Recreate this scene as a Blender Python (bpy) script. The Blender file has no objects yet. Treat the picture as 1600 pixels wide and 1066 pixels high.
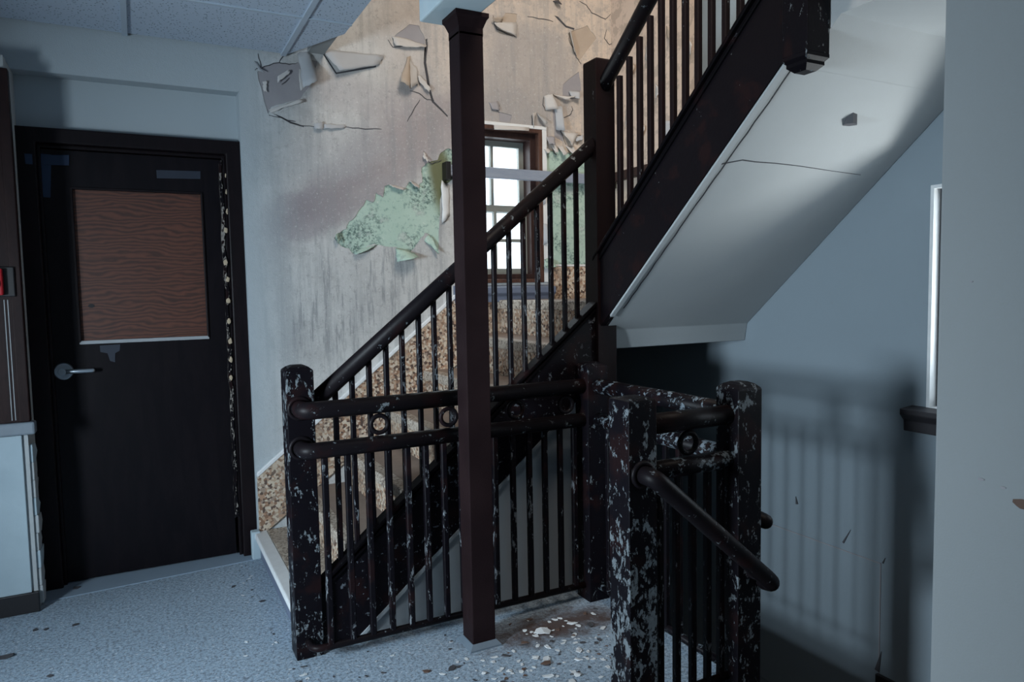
import bpy, bmesh, math, random
from mathutils import Matrix, Vector, noise as mnoise
from mathutils.geometry import tessellate_polygon
random.seed(7)
scene = bpy.context.scene
COL = scene.collection

# ------------------------------------------------------------------ camera
H = 1.30                                   # eye height
YAW, PITCH, ROLL, FPX = 1.09423646, 0.0704638, 0.0187916, 1122.95
cy, sy, cp, sp = math.cos(YAW), math.sin(YAW), math.cos(PITCH), math.sin(PITCH)
fw = Vector((cy*cp, sy*cp, -sp)); r0 = Vector((sy, -cy, 0)); d0 = fw.cross(r0)
rt = r0*math.cos(ROLL) + d0*math.sin(ROLL); dn = -r0*math.sin(ROLL) + d0*math.cos(ROLL)
cd = bpy.data.cameras.new('camera'); cam = bpy.data.objects.new('camera', cd); COL.objects.link(cam)
cd.sensor_width = 36; cd.lens = FPX/1600*36; cd.clip_start = 0.02
m3 = Matrix((rt, -dn, -fw)).transposed()
cam.matrix_world = Matrix.Translation((0, 0, H)) @ m3.to_4x4()
scene.camera = cam

# ------------------------------------------------------------------ world, lights, exposure
w = bpy.data.worlds.new('overcast_sky'); scene.world = w; w.use_nodes = True
bg = w.node_tree.nodes['Background']; bg.inputs[0].default_value = (0.80, 0.90, 1.0, 1); bg.inputs[1].default_value = 2.6
scene.view_settings.view_transform = 'Standard'; scene.view_settings.look = 'None'
scene.view_settings.exposure = 0.45; scene.view_settings.gamma = 1.0; scene.view_settings.use_curve_mapping = False

def area(name, loc, aim, sx, sz, power, color, spread=180):
    l = bpy.data.lights.new(name, 'AREA'); l.shape = 'RECTANGLE'; l.size = sx; l.size_y = sz
    l.energy = power; l.color = color; l.spread = math.radians(spread)
    o = bpy.data.objects.new(name, l); COL.objects.link(o); o.location = loc
    o.rotation_euler = (Vector(aim) - Vector(loc)).to_track_quat('-Z', 'Y').to_euler()
    return o
COOL = (0.74, 0.885, 1.0); NEUT = (0.90, 0.95, 1.0); WARM = (1.0, 0.88, 0.76)
area('assumed_hall_window_light', (-1.75, 1.35, 1.12), (1.7, 2.7, 0.75), 0.40, 0.55, 34, COOL, 106)         # unseen hall window left of the camera, assumed from the railing shadows
area('hall_fill_light', (-1.2, -2.2, 1.9), (0.6, 2.6, 0.9), 2.2, 1.2, 3.0, COOL)                    # fill lamp added behind the camera
area('assumed_upper_window_light', (1.35, 1.10, 3.9), (2.45, 3.5, 1.9), 1.1, 1.3, 27, WARM, 120)                 # lamp added in the upper well for warm light; window above assumed
area('stair_window_light', (2.80, 1.33, 1.22), (1.2, 1.75, 1.75), 0.66, 0.80, 1.5, NEUT)             # outside the window in the right wall
area('assumed_bounce_light', (3.45, 0.92, 0.40), (2.1, 1.78, 1.85), 0.5, 0.40, 32, (1.0, 0.97, 0.93))                # lamp added outside the right window for the soffit glow; ground bounce assumed
area('landing_window_light', (1.86, 4.15, 1.85), (1.75, 2.9, 1.4), 0.5, 0.85, 7, NEUT)             # outside the landing window

# ------------------------------------------------------------------ mesh helpers
def link(o, parent=None):
    COL.objects.link(o)
    if parent is not None:
        o.parent = parent; o.matrix_parent_inverse = Matrix.Translation(-base_of(parent))
    return o
def base_of(p):                              # parts carry world coordinates; only a thing's own empty is displaced
    return Vector(p.location) if p.parent is None else Vector((0, 0, 0))
def obj(name, verts, faces, mat, parent=None, smooth=False):
    me = bpy.data.meshes.new(name); me.from_pydata([tuple(v) for v in verts], [], faces); me.update()
    if mat: me.materials.append(mat)
    if smooth:
        for p in me.polygons: p.use_smooth = True
    o = bpy.data.objects.new(name, me)
    bm = bmesh.new(); bm.from_mesh(me); bmesh.ops.recalc_face_normals(bm, faces=bm.faces); bm.to_mesh(me); bm.free()
    return link(o, parent)
def thing(name, loc, label, cat, group=None, kind=None):
    o = bpy.data.objects.new(name, None); o.location = loc; o.empty_display_size = 0.1; COL.objects.link(o)
    tag(o, label, cat, group, kind); return o
def tag(o, label=None, cat=None, group=None, kind=None):
    if label: o['label'] = label
    if cat: o['category'] = cat
    if group: o['group'] = group
    if kind: o['kind'] = kind
    return o
def bevel(o, wd=0.004, seg=2):
    m = o.modifiers.new('bevel', 'BEVEL'); m.width = wd; m.segments = seg; m.limit_method = 'ANGLE'; return o
BF = [(0,1,3,2),(4,6,7,5),(0,4,5,1),(2,3,7,6),(0,2,6,4),(1,5,7,3)]
def boxv(lo, hi): return [(x,y,z) for x in (lo[0],hi[0]) for y in (lo[1],hi[1]) for z in (lo[2],hi[2])]
def box(name, lo, hi, mat, parent=None, bv=0.003):
    o = obj(name, boxv(lo, hi), BF, mat, parent)
    if bv: bevel(o, bv)
    return o
def prism(name, poly, ax, a, b, mat, parent=None, holes=(), bv=0):
    """poly: 2-D points in the plane normal to ax, extruded from a to b; holes are more loops"""
    loops = [list(poly)] + [list(h) for h in holes]
    def P(p, c): return (c, p[0], p[1]) if ax == 0 else (p[0], c, p[1]) if ax == 1 else (p[0], p[1], c)
    flat = [p for l in loops for p in l]; n = len(flat)
    tris = tessellate_polygon([[Vector((p[0], p[1], 0)) for p in l] for l in loops])
    V = [P(p, a) for p in flat] + [P(p, b) for p in flat]
    Fc = [tuple(t) for t in tris] + [tuple(i+n for i in reversed(t)) for t in tris]
    s = 0
    for l in loops:
        k = len(l)
        for i in range(k):
            j = (i+1) % k; Fc.append((s+i, s+j, s+j+n, s+i+n))
        s += k
    o = obj(name, V, Fc, mat, parent)
    if bv: bevel(o, bv)
    return o
def rect(a, b, c, d): return [(a,c),(b,c),(b,d),(a,d)]
def tube(name, pts, r, mat, parent=None, n=16, bend=0.0, cap_round=False):
    """round pipe along pts; bend = corner radius"""
    P = [Vector(p) for p in pts]
    if bend and len(P) > 2:
        Q = [P[0]]
        for i in range(1, len(P)-1):
            a = (P[i-1]-P[i]); b = (P[i+1]-P[i]); k = min(bend, a.length*0.49, b.length*0.49)
            p0 = P[i]+a.normalized()*k; p2 = P[i]+b.normalized()*k
            for t in range(6):
                u = t/5; Q.append(p0*(1-u)**2 + P[i]*2*u*(1-u) + p2*u*u)
        Q.append(P[-1]); P = Q
    radii = [r]*len(P)
    if cap_round:
        d = (P[-1]-P[-2]).normalized(); e = P[-1]
        for k in range(1, 5):
            t = k/4*math.pi/2; P.append(e + d*r*math.sin(t)); radii.append(max(r*math.cos(t), 0.001))
    V, Fc = [], []
    t0 = (P[1]-P[0]).normalized(); up = Vector((0,0,1)) if abs(t0.z) < .9 else Vector((1,0,0))
    nrm = (up - t0*up.dot(t0)).normalized()
    for i, p in enumerate(P):
        t = ((P[i]-P[i-1]) if i == len(P)-1 else (P[i+1]-P[i]) if i == 0 else (P[i+1]-P[i]).normalized()+(P[i]-P[i-1]).normalized()).normalized()
        nrm = (nrm - t*nrm.dot(t)).normalized(); bn = t.cross(nrm)
        for k in range(n):
            a = 2*math.pi*k/n; V.append(p + (nrm*math.cos(a)+bn*math.sin(a))*radii[i])
    for i in range(len(P)-1):
        for k in range(n):
            j = (k+1) % n; Fc.append((i*n+k, i*n+j, (i+1)*n+j, (i+1)*n+k))
    Fc.append(tuple(reversed(range(n)))); Fc.append(tuple((len(P)-1)*n+k for k in range(n)))
    return obj(name, V, Fc, mat, parent, smooth=True)
def torus(name, c, R, r, axis, mat, parent=None):
    V, Fc = [], []; N, M = 24, 10
    for i in range(N):
        a = 2*math.pi*i/N
        for j in range(M):
            b = 2*math.pi*j/M; rr = R + r*math.cos(b); h = r*math.sin(b)
            p = (rr*math.cos(a), h, rr*math.sin(a)) if axis == 1 else (h, rr*math.cos(a), rr*math.sin(a))
            V.append(Vector(c)+Vector(p))
    for i in range(N):
        for j in range(M):
            Fc.append((i*M+j, ((i+1)%N)*M+j, ((i+1)%N)*M+(j+1)%M, i*M+(j+1)%M))
    return obj(name, V, Fc, mat, parent, smooth=True)
def on_wall(u, v, Y=3.70):
    """place on the back wall measured off the photograph (u, v in its pixels)"""
    d = rt*((u-800)/FPX) + dn*((v-533)/FPX) + fw
    t = Y/d.y; return (d.x*t, H + d.z*t)
def on_side(u, v, X=2.63):
    d = rt*((u-800)/FPX) + dn*((v-533)/FPX) + fw
    t = X/d.x; return (d.y*t, H + d.z*t)

# ------------------------------------------------------------------ materials
class NT:
    def __init__(s, name):
        s.m = bpy.data.materials.new(name); s.m.use_nodes = True; s.t = s.m.node_tree; s.N = s.t.nodes; s.L = s.t.links
        s.b = s.N['Principled BSDF']; s.geo = s.N.new('ShaderNodeNewGeometry'); s.pos = s.geo.outputs['Position']
    def put(s, sock, v):
        if hasattr(v, 'is_linked') or hasattr(v, 'links'): s.L.new(v, sock)
        elif isinstance(v, (tuple, list)) and len(v) == 3 and sock.type == 'RGBA': sock.default_value = (*v, 1)
        else: sock.default_value = v
    def mapv(s, scale=(1,1,1), rot=(0,0,0), loc=(0,0,0), v=None):
        n = s.N.new('ShaderNodeMapping'); s.L.new(v or s.pos, n.inputs[0]); n.inputs['Scale'].default_value = scale
        n.inputs['Rotation'].default_value = rot; n.inputs['Location'].default_value = loc; return n.outputs[0]
    def noise(s, scale, detail=4, rough=.55, v=None, dist=0):
        n = s.N.new('ShaderNodeTexNoise'); s.L.new(v or s.pos, n.inputs['Vector']); n.inputs['Scale'].default_value = scale
        n.inputs['Detail'].default_value = detail; n.inputs['Roughness'].default_value = rough; n.inputs['Distortion'].default_value = dist
        return n.outputs['Fac']
    def voro(s, scale, v=None, feature='F1', out='Color', rnd=1):
        n = s.N.new('ShaderNodeTexVoronoi'); n.feature = feature; s.L.new(v or s.pos, n.inputs['Vector'])
        n.inputs['Scale'].default_value = scale; n.inputs['Randomness'].default_value = rnd; return n.outputs[out]
    def math(s, op, a, b=0.0, c=0.0, clamp=False):
        n = s.N.new('ShaderNodeMath'); n.operation = op; n.use_clamp = clamp
        s.put(n.inputs[0], a); s.put(n.inputs[1], b); s.put(n.inputs[2], c); return n.outputs[0]
    def step(s, x, lo, hi):
        n = s.N.new('ShaderNodeMapRange'); n.interpolation_type = 'SMOOTHSTEP'; s.put(n.inputs['Value'], x)
        n.inputs['From Min'].default_value = lo; n.inputs['From Max'].default_value = hi; return n.outputs[0]
    def mix(s, f, a, b):
        n = s.N.new('ShaderNodeMix'); n.data_type = 'RGBA'; s.put(n.inputs[0], f); s.put(n.inputs[6], a); s.put(n.inputs[7], b); return n.outputs[2]
    def ramp(s, f, stops):
        n = s.N.new('ShaderNodeValToRGB'); s.put(n.inputs[0], f); e = n.color_ramp.elements
        while len(e) < len(stops): e.new(.5)
        for i, (p, c) in enumerate(stops): e[i].position = p; e[i].color = (*c, 1)
        n.color_ramp.interpolation = 'CONSTANT' if len(stops) > 4 else 'LINEAR'
        return n.outputs[0]
    def sep(s):
        n = s.N.new('ShaderNodeSeparateXYZ'); s.L.new(s.pos, n.inputs[0]); return n.outputs
    def blob(s, c, r, rot=0.0, soft=.35, wob=.5, nscale=3.0, plane=1):
        """soft irregular patch at c (two wall coordinates), radii r, tilted by rot"""
        x, y, z = s.sep(); a = x if plane == 1 else y
        dx = s.math('SUBTRACT', a, c[0]); dz = s.math('SUBTRACT', z, c[1]); co, si = math.cos(rot), math.sin(rot)
        u = s.math('MULTIPLY', s.math('ADD', s.math('MULTIPLY', dx, co), s.math('MULTIPLY', dz, si)), 1/r[0])
        v = s.math('MULTIPLY', s.math('SUBTRACT', s.math('MULTIPLY', dz, co), s.math('MULTIPLY', dx, si)), 1/r[1])
        d = s.math('SQRT', s.math('ADD', s.math('MULTIPLY', u, u), s.math('MULTIPLY', v, v)))
        d = s.math('ADD', d, s.math('MULTIPLY', s.math('SUBTRACT', s.noise(nscale, 5, .6), .5), wob*2))
        return s.math('SUBTRACT', 1, s.step(d, 1-soft, 1+soft))
    def bump(s, h, strength=.3, dist=.01):
        n = s.N.new('ShaderNodeBump'); n.inputs['Strength'].default_value = strength; n.inputs['Distance'].default_value = dist
        s.put(n.inputs['Height'], h); s.L.new(n.outputs[0], s.b.inputs['Normal'])
    def done(s, color, rough=.7, metal=0.0, spec=.5):
        s.put(s.b.inputs['Base Color'], color); s.put(s.b.inputs['Roughness'], rough); s.put(s.b.inputs['Metallic'], metal)
        s.b.inputs['Specular IOR Level'].default_value = spec; return s.m

def m_chipped(name, amt, dark=(.0042,.0033,.0052), chip=(.21,.24,.26), scale=1.0, stretch=.55):
    """black gloss paint broken through to a grey undercoat; amt = how much has come off"""
    t = NT(name); v = t.mapv((1,1,stretch))
    big = t.noise(34*scale, 7, .66, v, .5); fine = t.noise(120*scale, 5, .75, v); zone = t.noise(4.5, 3, .55, v)
    n = t.math('ADD', t.math('ADD', t.math('MULTIPLY', big, .55), t.math('MULTIPLY', fine, .30)), t.math('MULTIPLY', zone, .15))
    thr = .632 - .118*amt
    k = t.step(n, thr, thr+.018)
    under = t.mix(t.noise(60, 3), chip, tuple(c*.45 for c in chip))
    rust = t.mix(t.step(t.noise(9, 4), .52, .66), dark, (.012,.0055,.0062))
    t.bump(t.math('ADD', t.math('MULTIPLY', k, -1), t.math('MULTIPLY', t.noise(80, 4), .3)), .5, .003)
    return t.done(t.mix(k, rust, under), t.math('ADD', .46, t.math('MULTIPLY', k, .38)), spec=.12)
M = {}
M['post_heavy'] = m_chipped('black_paint_flaking_heavily', .8)
M['post_mid'] = m_chipped('black_paint_flaking', .5)
M['post_light'] = m_chipped('brown_black_paint_scuffed', .12, dark=(.0095,.0055,.0064))
M['rail'] = m_chipped('black_pipe_paint_worn', .42, dark=(.0065,.005,.0064), scale=.8, stretch=1)
M['rail_blue'] = m_chipped('black_pipe_paint_flaked_to_grey', .85, chip=(.22,.27,.31), scale=.8, stretch=1)
M['baluster'] = m_chipped('black_bar_paint_chipped', .62, scale=1.3, chip=(.20,.22,.24), stretch=.35)
M['stringer'] = m_chipped('black_stringer_paint_blistered', .55, stretch=1, chip=(.15,.17,.20))
M['stringer_up'] = m_chipped('black_stringer_paint', .12, stretch=1, chip=(.3,.32,.33), dark=(.0055,.004,.0056))

M['moulding'] = m_chipped('black_moulding_paint', .3, stretch=1, chip=(.06,.065,.075), dark=(.004,.0035,.0045)); M['moulding'].node_tree.nodes['Principled BSDF'].inputs['Specular IOR Level'].default_value = .03
def m_column():
    t = NT('brown_column_paint'); n = t.noise(160, 3, .6)
    t.bump(n, .35, .002)
    return t.done(t.mix(t.step(t.noise(3, 4), .35, .7), (.013,.0075,.0085), (.020,.0115,.0125)), .5, spec=.06)
M['column'] = m_column()
def m_plaster(name, a, b, scale=2.0, grain=220, gb=.18):
    t = NT(name); t.bump(t.math('ADD', t.noise(grain, 3, .6), t.math('MULTIPLY', t.noise(9, 4), 1.5)), gb, .003)
    return t.done(t.mix(t.noise(scale, 5, .6), a, b), .78, spec=.25)
M['soffit'] = m_plaster('soffit_plaster', (.42,.44,.445), (.35,.37,.38))
M['near_wall'] = m_plaster('near_wall_paint', (.30,.32,.325), (.26,.28,.285), 1.4)
M['spandrel'] = m_plaster('spandrel_paint', (.34,.37,.39), (.27,.30,.32))
M['door_wall'] = m_plaster('door_wall_paint', (.38,.43,.46), (.33,.38,.41))
M['beam'] = m_plaster('beam_paint', (.36,.47,.52), (.50,.57,.60), 7)
M['pier'] = m_plaster('pier_panel_paint', (.45,.55,.60), (.30,.38,.43), 5)
M['pier_side'] = m_plaster('torn_plaster', (.46,.49,.50), (.30,.32,.33), 8)
M['patch_grey'] = m_plaster('bare_plaster_grey', (.36,.35,.36), (.24,.23,.25), 7)
M['patch_tan'] = m_plaster('bare_plaster_tan', (.50,.42,.34), (.34,.28,.23), 9)
M['flap'] = m_plaster('paint_flap', (.58,.57,.55), (.44,.42,.41), 12)
M['flap_grey'] = m_plaster('paint_flap_grey', (.44,.46,.48), (.36,.37,.39), 10)
M['dark'] = m_plaster('dark_shaft_wall', (.12,.12,.13), (.09,.09,.10))
M['chip_a'] = m_plaster('paint_chip_pale', (.74,.76,.77), (.55,.58,.60), 14)
M['chip_b'] = m_plaster('paint_chip_dark', (.10,.10,.11), (.04,.04,.045), 14)
M['chip_c'] = m_plaster('plaster_crumb_brown', (.16,.10,.075), (.09,.06,.05), 14)

def m_wall_paint():
    t = NT('old_wall_paint_stained')
    c = t.mix(t.step(t.noise(3.2, 9, .68), .34, .68), (.58,.585,.575), (.43,.43,.425))
    def B(px, r, rot, col, k, **kw):
        nonlocal c
        m = t.blob(on_wall(*px), r, rot, **kw); c = t.mix(t.math('MULTIPLY', m, k), c, col)
    B((900,60), (.95,.80), 0, (.60,.50,.41), .9, soft=.40, wob=.35)                  # warm bare upper wall
    B((700,110), (.42,.55), 0, (.50,.45,.42), .55, soft=.6, wob=.4)
    B((590,255), (.68,.17), .60, (.28,.25,.262), .78, soft=.34, wob=.6, nscale=4)     # mauve damp band
    B((475,335), (.19,.13), .3, (.27,.24,.26), .6, soft=.22, wob=.7, nscale=6)
    B((520,300), (.25,.06), .62, (.26,.235,.25), .6, soft=.5, wob=.9, nscale=9)
    B((640,225), (.30,.05), .70, (.27,.245,.25), .6, soft=.5, wob=.9, nscale=9)
    B((650,200), (.30,.20), .5, (.36,.32,.32), .6, soft=.4, wob=.6, nscale=5)
    B((560,150), (.30,.10), -.1, (.38,.36,.37), .5, soft=.5, wob=.6, nscale=5)
    B((530,235), (.26,.13), .4, (.36,.37,.385), .6, soft=.5, wob=.7, nscale=5)  # grey painted in to dim the over-lit middle of the wall
    B((440,420), (.05,.45), .05, (.30,.31,.32), .5, soft=.5, wob=.8, nscale=6)
    B((820,120), (.32,.38), 0, (.34,.325,.32), .75, soft=.35, wob=.8, nscale=5)        # grey washed patch above the window
    B((800,170), (.24,.12), 0, (.30,.29,.29), .5, soft=.4, wob=.8, nscale=7)
    # mould, streaked downwards
    v = t.mapv((34, 34, 3.4)); st = t.step(t.noise(1.0, 7, .72, v), .50, .62)
    zone = t.blob(on_wall(560,455), (.52,.30), .60, soft=.5, wob=.45, nscale=4)
    c = t.mix(t.math('MULTIPLY', zone, .25), c, (.30,.32,.33))
    c = t.mix(t.math('MULTIPLY', t.math('MULTIPLY', st, zone), .5), c, (.12,.135,.15))
    v2 = t.mapv((22, 22, 1.3)); c = t.mix(t.math('MULTIPLY', t.step(t.noise(1.0, 6, .65, v2), .46, .66), .42), c, (.25,.26,.27))
    c = t.mix(t.math('MULTIPLY', t.step(t.noise(45, 8, .85), .52, .63), .5), c, (.22,.215,.22))
    c = t.mix(t.math('MULTIPLY', t.step(t.noise(60, 6, .8), .55, .66), .45), c, (.70,.71,.70))
    c = t.mix(t.math('MULTIPLY', t.blob(on_wall(860,90), (.8,.65), 0, soft=.5, wob=.3), t.math('MULTIPLY', t.step(t.noise(13, 8, .72), .50, .58), .55)), c, (.36,.33,.31))
    x, y, z = t.sep(); c = t.mix(t.step(x, .42, .75), (.38,.43,.46), c)                 # sound paint over the door
    t.bump(t.math('ADD', t.noise(230, 3, .6), t.math('MULTIPLY', t.noise(16, 7, .65), 2.2)), .35, .005)
    return t.done(c, .72, spec=.3)
M['wall_paint'] = m_wall_paint()
def m_green():
    t = NT('green_mouldy_undercoat')
    c = t.mix(t.noise(5, 4), (.30,.44,.37), (.46,.58,.51))
    c = t.mix(t.math('MULTIPLY', t.math('MULTIPLY', t.step(t.noise(60, 8, .8), .47, .56), t.step(t.noise(6, 4), .44, .56)), .9), c, (.06,.11,.10))
    c = t.mix(t.math('MULTIPLY', t.step(t.noise(24, 8, .8), .52, .60), .65), c, (.15,.24,.22))
    c = t.mix(t.math('MULTIPLY', t.step(t.noise(40, 6, .7), .60, .68), .6), c, (.58,.62,.56))
    c = t.mix(t.math('MULTIPLY', t.step(t.noise(12, 5, .6), .56, .70), .7), c, (.50,.56,.52))
    c = t.mix(t.blob(on_wall(690,275), (.07,.22), .15, soft=.4, wob=.4), c, (.13,.14,.07))
    t.bump(t.noise(60, 5), .35, .004)
    return t.done(c, .7)
M['green'] = m_green()
def m_side_wall():
    t = NT('side_wall_paint'); x, y, z = t.sep()
    c = t.mix(t.noise(1.5, 5, .6), (.25,.30,.335), (.21,.255,.29))
    k = t.math('MULTIPLY', t.step(t.math('ADD', y, t.math('MULTIPLY', t.noise(6, 4), .12)), 2.99, 3.03), t.step(z, 1.2, 1.35))
    peel = t.mix(t.step(t.noise(11, 6, .65), .5, .56), (.58,.47,.39), (.44,.36,.30))
    c = t.mix(k, c, peel)
    c = t.mix(t.math('MULTIPLY', t.step(t.noise(24, 6, .7), .62, .70), .3), c, (.22,.25,.27))
    t.bump(t.math('ADD', t.noise(230, 3, .6), t.math('MULTIPLY', t.noise(8, 4), 1.4)), .2, .003)
    return t.done(c, .75, spec=.25)
M['side_wall'] = m_side_wall()
def m_terrazzo(name, cols, scale, bm=.2):
    t = NT(name); a = t.voro(scale, t.mapv(v=t.math('ADD', 0, 0)) if False else None)
    n = t.N.new('ShaderNodeSeparateColor'); t.L.new(a, n.inputs[0])
    k = len(cols); c = t.ramp(n.outputs[0], [(i/k, q) for i, q in enumerate(cols)])
    c = t.mix(t.math('MULTIPLY', t.step(t.noise(3.5, 4), .42, .68), .45), c, tuple(sum(q[i] for q in cols)/k*.8 for i in range(3)))
    t.bump(n.outputs[1], bm, .002); return t.done(c, .62, spec=.35)
M['terrazzo'] = m_terrazzo('terrazzo_brown_chips', [(.42,.32,.23),(.22,.125,.08),(.54,.46,.36),(.085,.055,.045),(.38,.24,.16),(.30,.23,.18),(.56,.48,.39)], 85)
M['terrazzo_nose'] = m_terrazzo('terrazzo_pale', [(.44,.38,.31),(.27,.22,.18),(.52,.46,.39),(.17,.135,.11),(.40,.34,.28)], 110)
def m_tread():
    t = NT('worn_tread'); c = t.mix(t.noise(16, 6, .7), (.30,.235,.195), (.18,.135,.11)); t.bump(t.noise(130,4), .3, .003); return t.done(c, .8)
M['tread'] = m_tread()
def m_floor():
    t = NT('floor_terrazzo_dusty')
    c = t.mix(t.noise(1.3, 5, .6), (.40,.51,.62), (.29,.38,.47))
    c = t.mix(t.math('MULTIPLY', t.step(t.noise(85, 5, .85), .47, .58), .85), c, (.12,.145,.175))
    c = t.mix(t.math('MULTIPLY', t.step(t.noise(90, 3, .7), .58, .66), .7), c, (.74,.77,.79))
    c = t.mix(t.math('MULTIPLY', t.step(t.noise(17, 9, .8), .57, .64), .6), c, (.07,.08,.095))
    c = t.mix(t.math('MULTIPLY', t.blob_xy((1.38,2.33), (.36,.13), .12), .95), c, (.075,.045,.036))
    t.bump(t.noise(120, 5, .7), .35, .003); return t.done(c, .66, spec=.35)
def blob_xy(s, c, r, rot):
    x, y, z = s.sep(); u = s.math('MULTIPLY', s.math('SUBTRACT', x, c[0]), 1/r[0]); v = s.math('MULTIPLY', s.math('SUBTRACT', y, c[1]), 1/r[1])
    d = s.math('SQRT', s.math('ADD', s.math('MULTIPLY', u, u), s.math('MULTIPLY', v, v)))
    d = s.math('ADD', d, s.math('MULTIPLY', s.math('SUBTRACT', s.noise(12, 7, .75), .5), 2.2)); return s.math('SUBTRACT', 1, s.step(d, .3, 1.25))
NT.blob_xy = blob_xy
M['floor'] = m_floor()
M['threshold'] = m_plaster('threshold_concrete', (.25,.32,.40), (.19,.25,.31), 4)
def m_tile():
    t = NT('acoustic_tile'); v = t.mapv((1, 1, 1)); d = t.voro(80, v, 'F1', 'Distance'); h = t.step(d, .15, .30)
    k = t.math('MAXIMUM', h, t.step(t.noise(30, 3), .55, .6))
    t.bump(k, .4, .004); return t.done(t.mix(k, (.12,.14,.17), (.44,.52,.62)), .85, spec=.2)
M['tile'] = m_tile()
M['tbar'] = m_plaster('ceiling_grid_paint', (.42,.49,.57), (.37,.44,.51))
def m_wood(name, a, b, rough=.4, sc=(2,2,9), n2=.45):
    t = NT(name); v = t.mapv(sc); wv = t.noise(2.2, 6, .62, v, 1.6)
    c = t.mix(t.step(wv, .35, .66), a, b)
    fine = t.noise(3.0, 4, .7, t.mapv((sc[0]*6, sc[1]*6, sc[2]*10)))
    c = t.mix(t.math('MULTIPLY', t.step(fine, .45, .7), n2), c, tuple(q*.45 for q in a)); t.bump(fine, .12, .002)
    return t.done(c, rough, spec=.16)
def m_plywood():
    t = NT('plywood_grain'); w_ = t.N.new('ShaderNodeTexWave'); w_.wave_type = 'BANDS'; w_.bands_direction = 'Z'
    v = t.mapv((.7, 1, 1.9)); t.L.new(v, w_.inputs[0]); w_.inputs['Scale'].default_value = 9; w_.inputs['Distortion'].default_value = 16
    w_.inputs['Detail'].default_value = 3; w_.inputs['Detail Scale'].default_value = .75
    c = t.mix(w_.outputs['Fac'], (.105,.034,.020), (.026,.010,.0075)); c = t.mix(t.math('MULTIPLY', t.noise(5,4), .4), c, (.12,.042,.023))
    return t.done(c, .5)
M['plywood'] = m_plywood()
M['door'] = m_wood('dark_stained_door', (.0035,.0026,.0045), (.006,.0042,.0062), .45, (6,6,1.2), .3)
M['door_frame'] = m_wood('dark_stained_frame', (.0055,.0038,.0052), (.009,.0055,.0072), .48, (6,6,1.2), .3)
M['pier_wood'] = m_wood('pier_board_wood', (.014,.007,.0075), (.022,.0105,.010), .45, (6,6,.8), .4)
M['win_wood'] = m_wood('window_wood', (.060,.030,.024), (.10,.052,.038), .5, (6,6,1), .4)
M['win_dark'] = m_wood('window_wood_dark', (.028,.015,.014), (.045,.024,.02), .5, (6,6,1), .4)
def flat(name, c, rough=.5, metal=0., spec=.5):
    t = NT(name); return t.done(t.mix(t.noise(25, 3), c, tuple(q*.78 for q in c)), rough, metal, spec)
M['steel'] = flat('satin_steel', (.42,.48,.54), .35, .8)
M['sash'] = flat('sash_paint', (.20,.21,.19), .6)
M['sill'] = flat('slate_sill', (.14,.17,.24), .45)
M['sill_dark'] = flat('dark_sill', (.022,.020,.024), .45)
M['white_reveal'] = flat('white_reveal', (.75,.77,.78), .6)
M['tape'] = flat('blue_tape', (.008,.028,.075), .6)
M['tape_faded'] = flat('faded_tape', (.014,.021,.038), .6)
M['red'] = flat('red_plastic', (.42,.012,.02), .35)
M['black'] = flat('black_plastic', (.008,.008,.010), .4)
M['skirt'] = flat('black_skirting', (.012,.011,.013), .45)
M['cream'] = flat('cream_filler', (.50,.40,.28), .7)
M['bead'] = flat('worn_bead', (.34,.36,.38), .5)
M['chair_rail'] = flat('chair_rail_paint', (.20,.24,.28), .5)
M['base_plate'] = flat('column_foot_paint', (.14,.18,.22), .5)
def m_bar():
    t = NT('galvanised_bar'); c = t.mix(t.noise(18,5,.7, t.mapv((.4,1,2))), (.20,.26,.36), (.42,.46,.54)); return t.done(c, .45, .35)
M['bar'] = m_bar()
def m_glass():
    m = bpy.data.materials.new('window_glass'); m.use_nodes = True; N = m.node_tree.nodes; L = m.node_tree.links; N.clear()
    o = N.new('ShaderNodeOutputMaterial'); a = N.new('ShaderNodeBsdfTransparent'); g = N.new('ShaderNodeBsdfGlossy'); x = N.new('ShaderNodeMixShader')
    a.inputs[0].default_value = (.93,.96,.97,1); g.inputs['Roughness'].default_value = .05; x.inputs[0].default_value = .06
    L.new(a.outputs[0], x.inputs[1]); L.new(g.outputs[0], x.inputs[2]); L.new(x.outputs[0], o.inputs[0]); return m
M['glass'] = m_glass()

# ------------------------------------------------------------------ the setting
YA, XB, ZC = 3.70, 2.63, 2.465             # back wall face, right wall face, drop ceiling
ZL = 1.245                                  # half landing
ST = lambda o: tag(o, kind='structure')
floor = ST(prism('floor', [(-2.6,-2.6),(1.25,-2.6),(1.25,1.60),(1.705,1.60),(1.705,3.95),(-2.6,3.95)], 2, -0.16, 0, M['floor']))
tag(floor, 'dusty grey terrazzo landing floor')
ST(box('floor_lower', (1.20,-.2,-2.5), (2.9,4.0,-2.4), M['dark'], bv=0))

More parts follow.
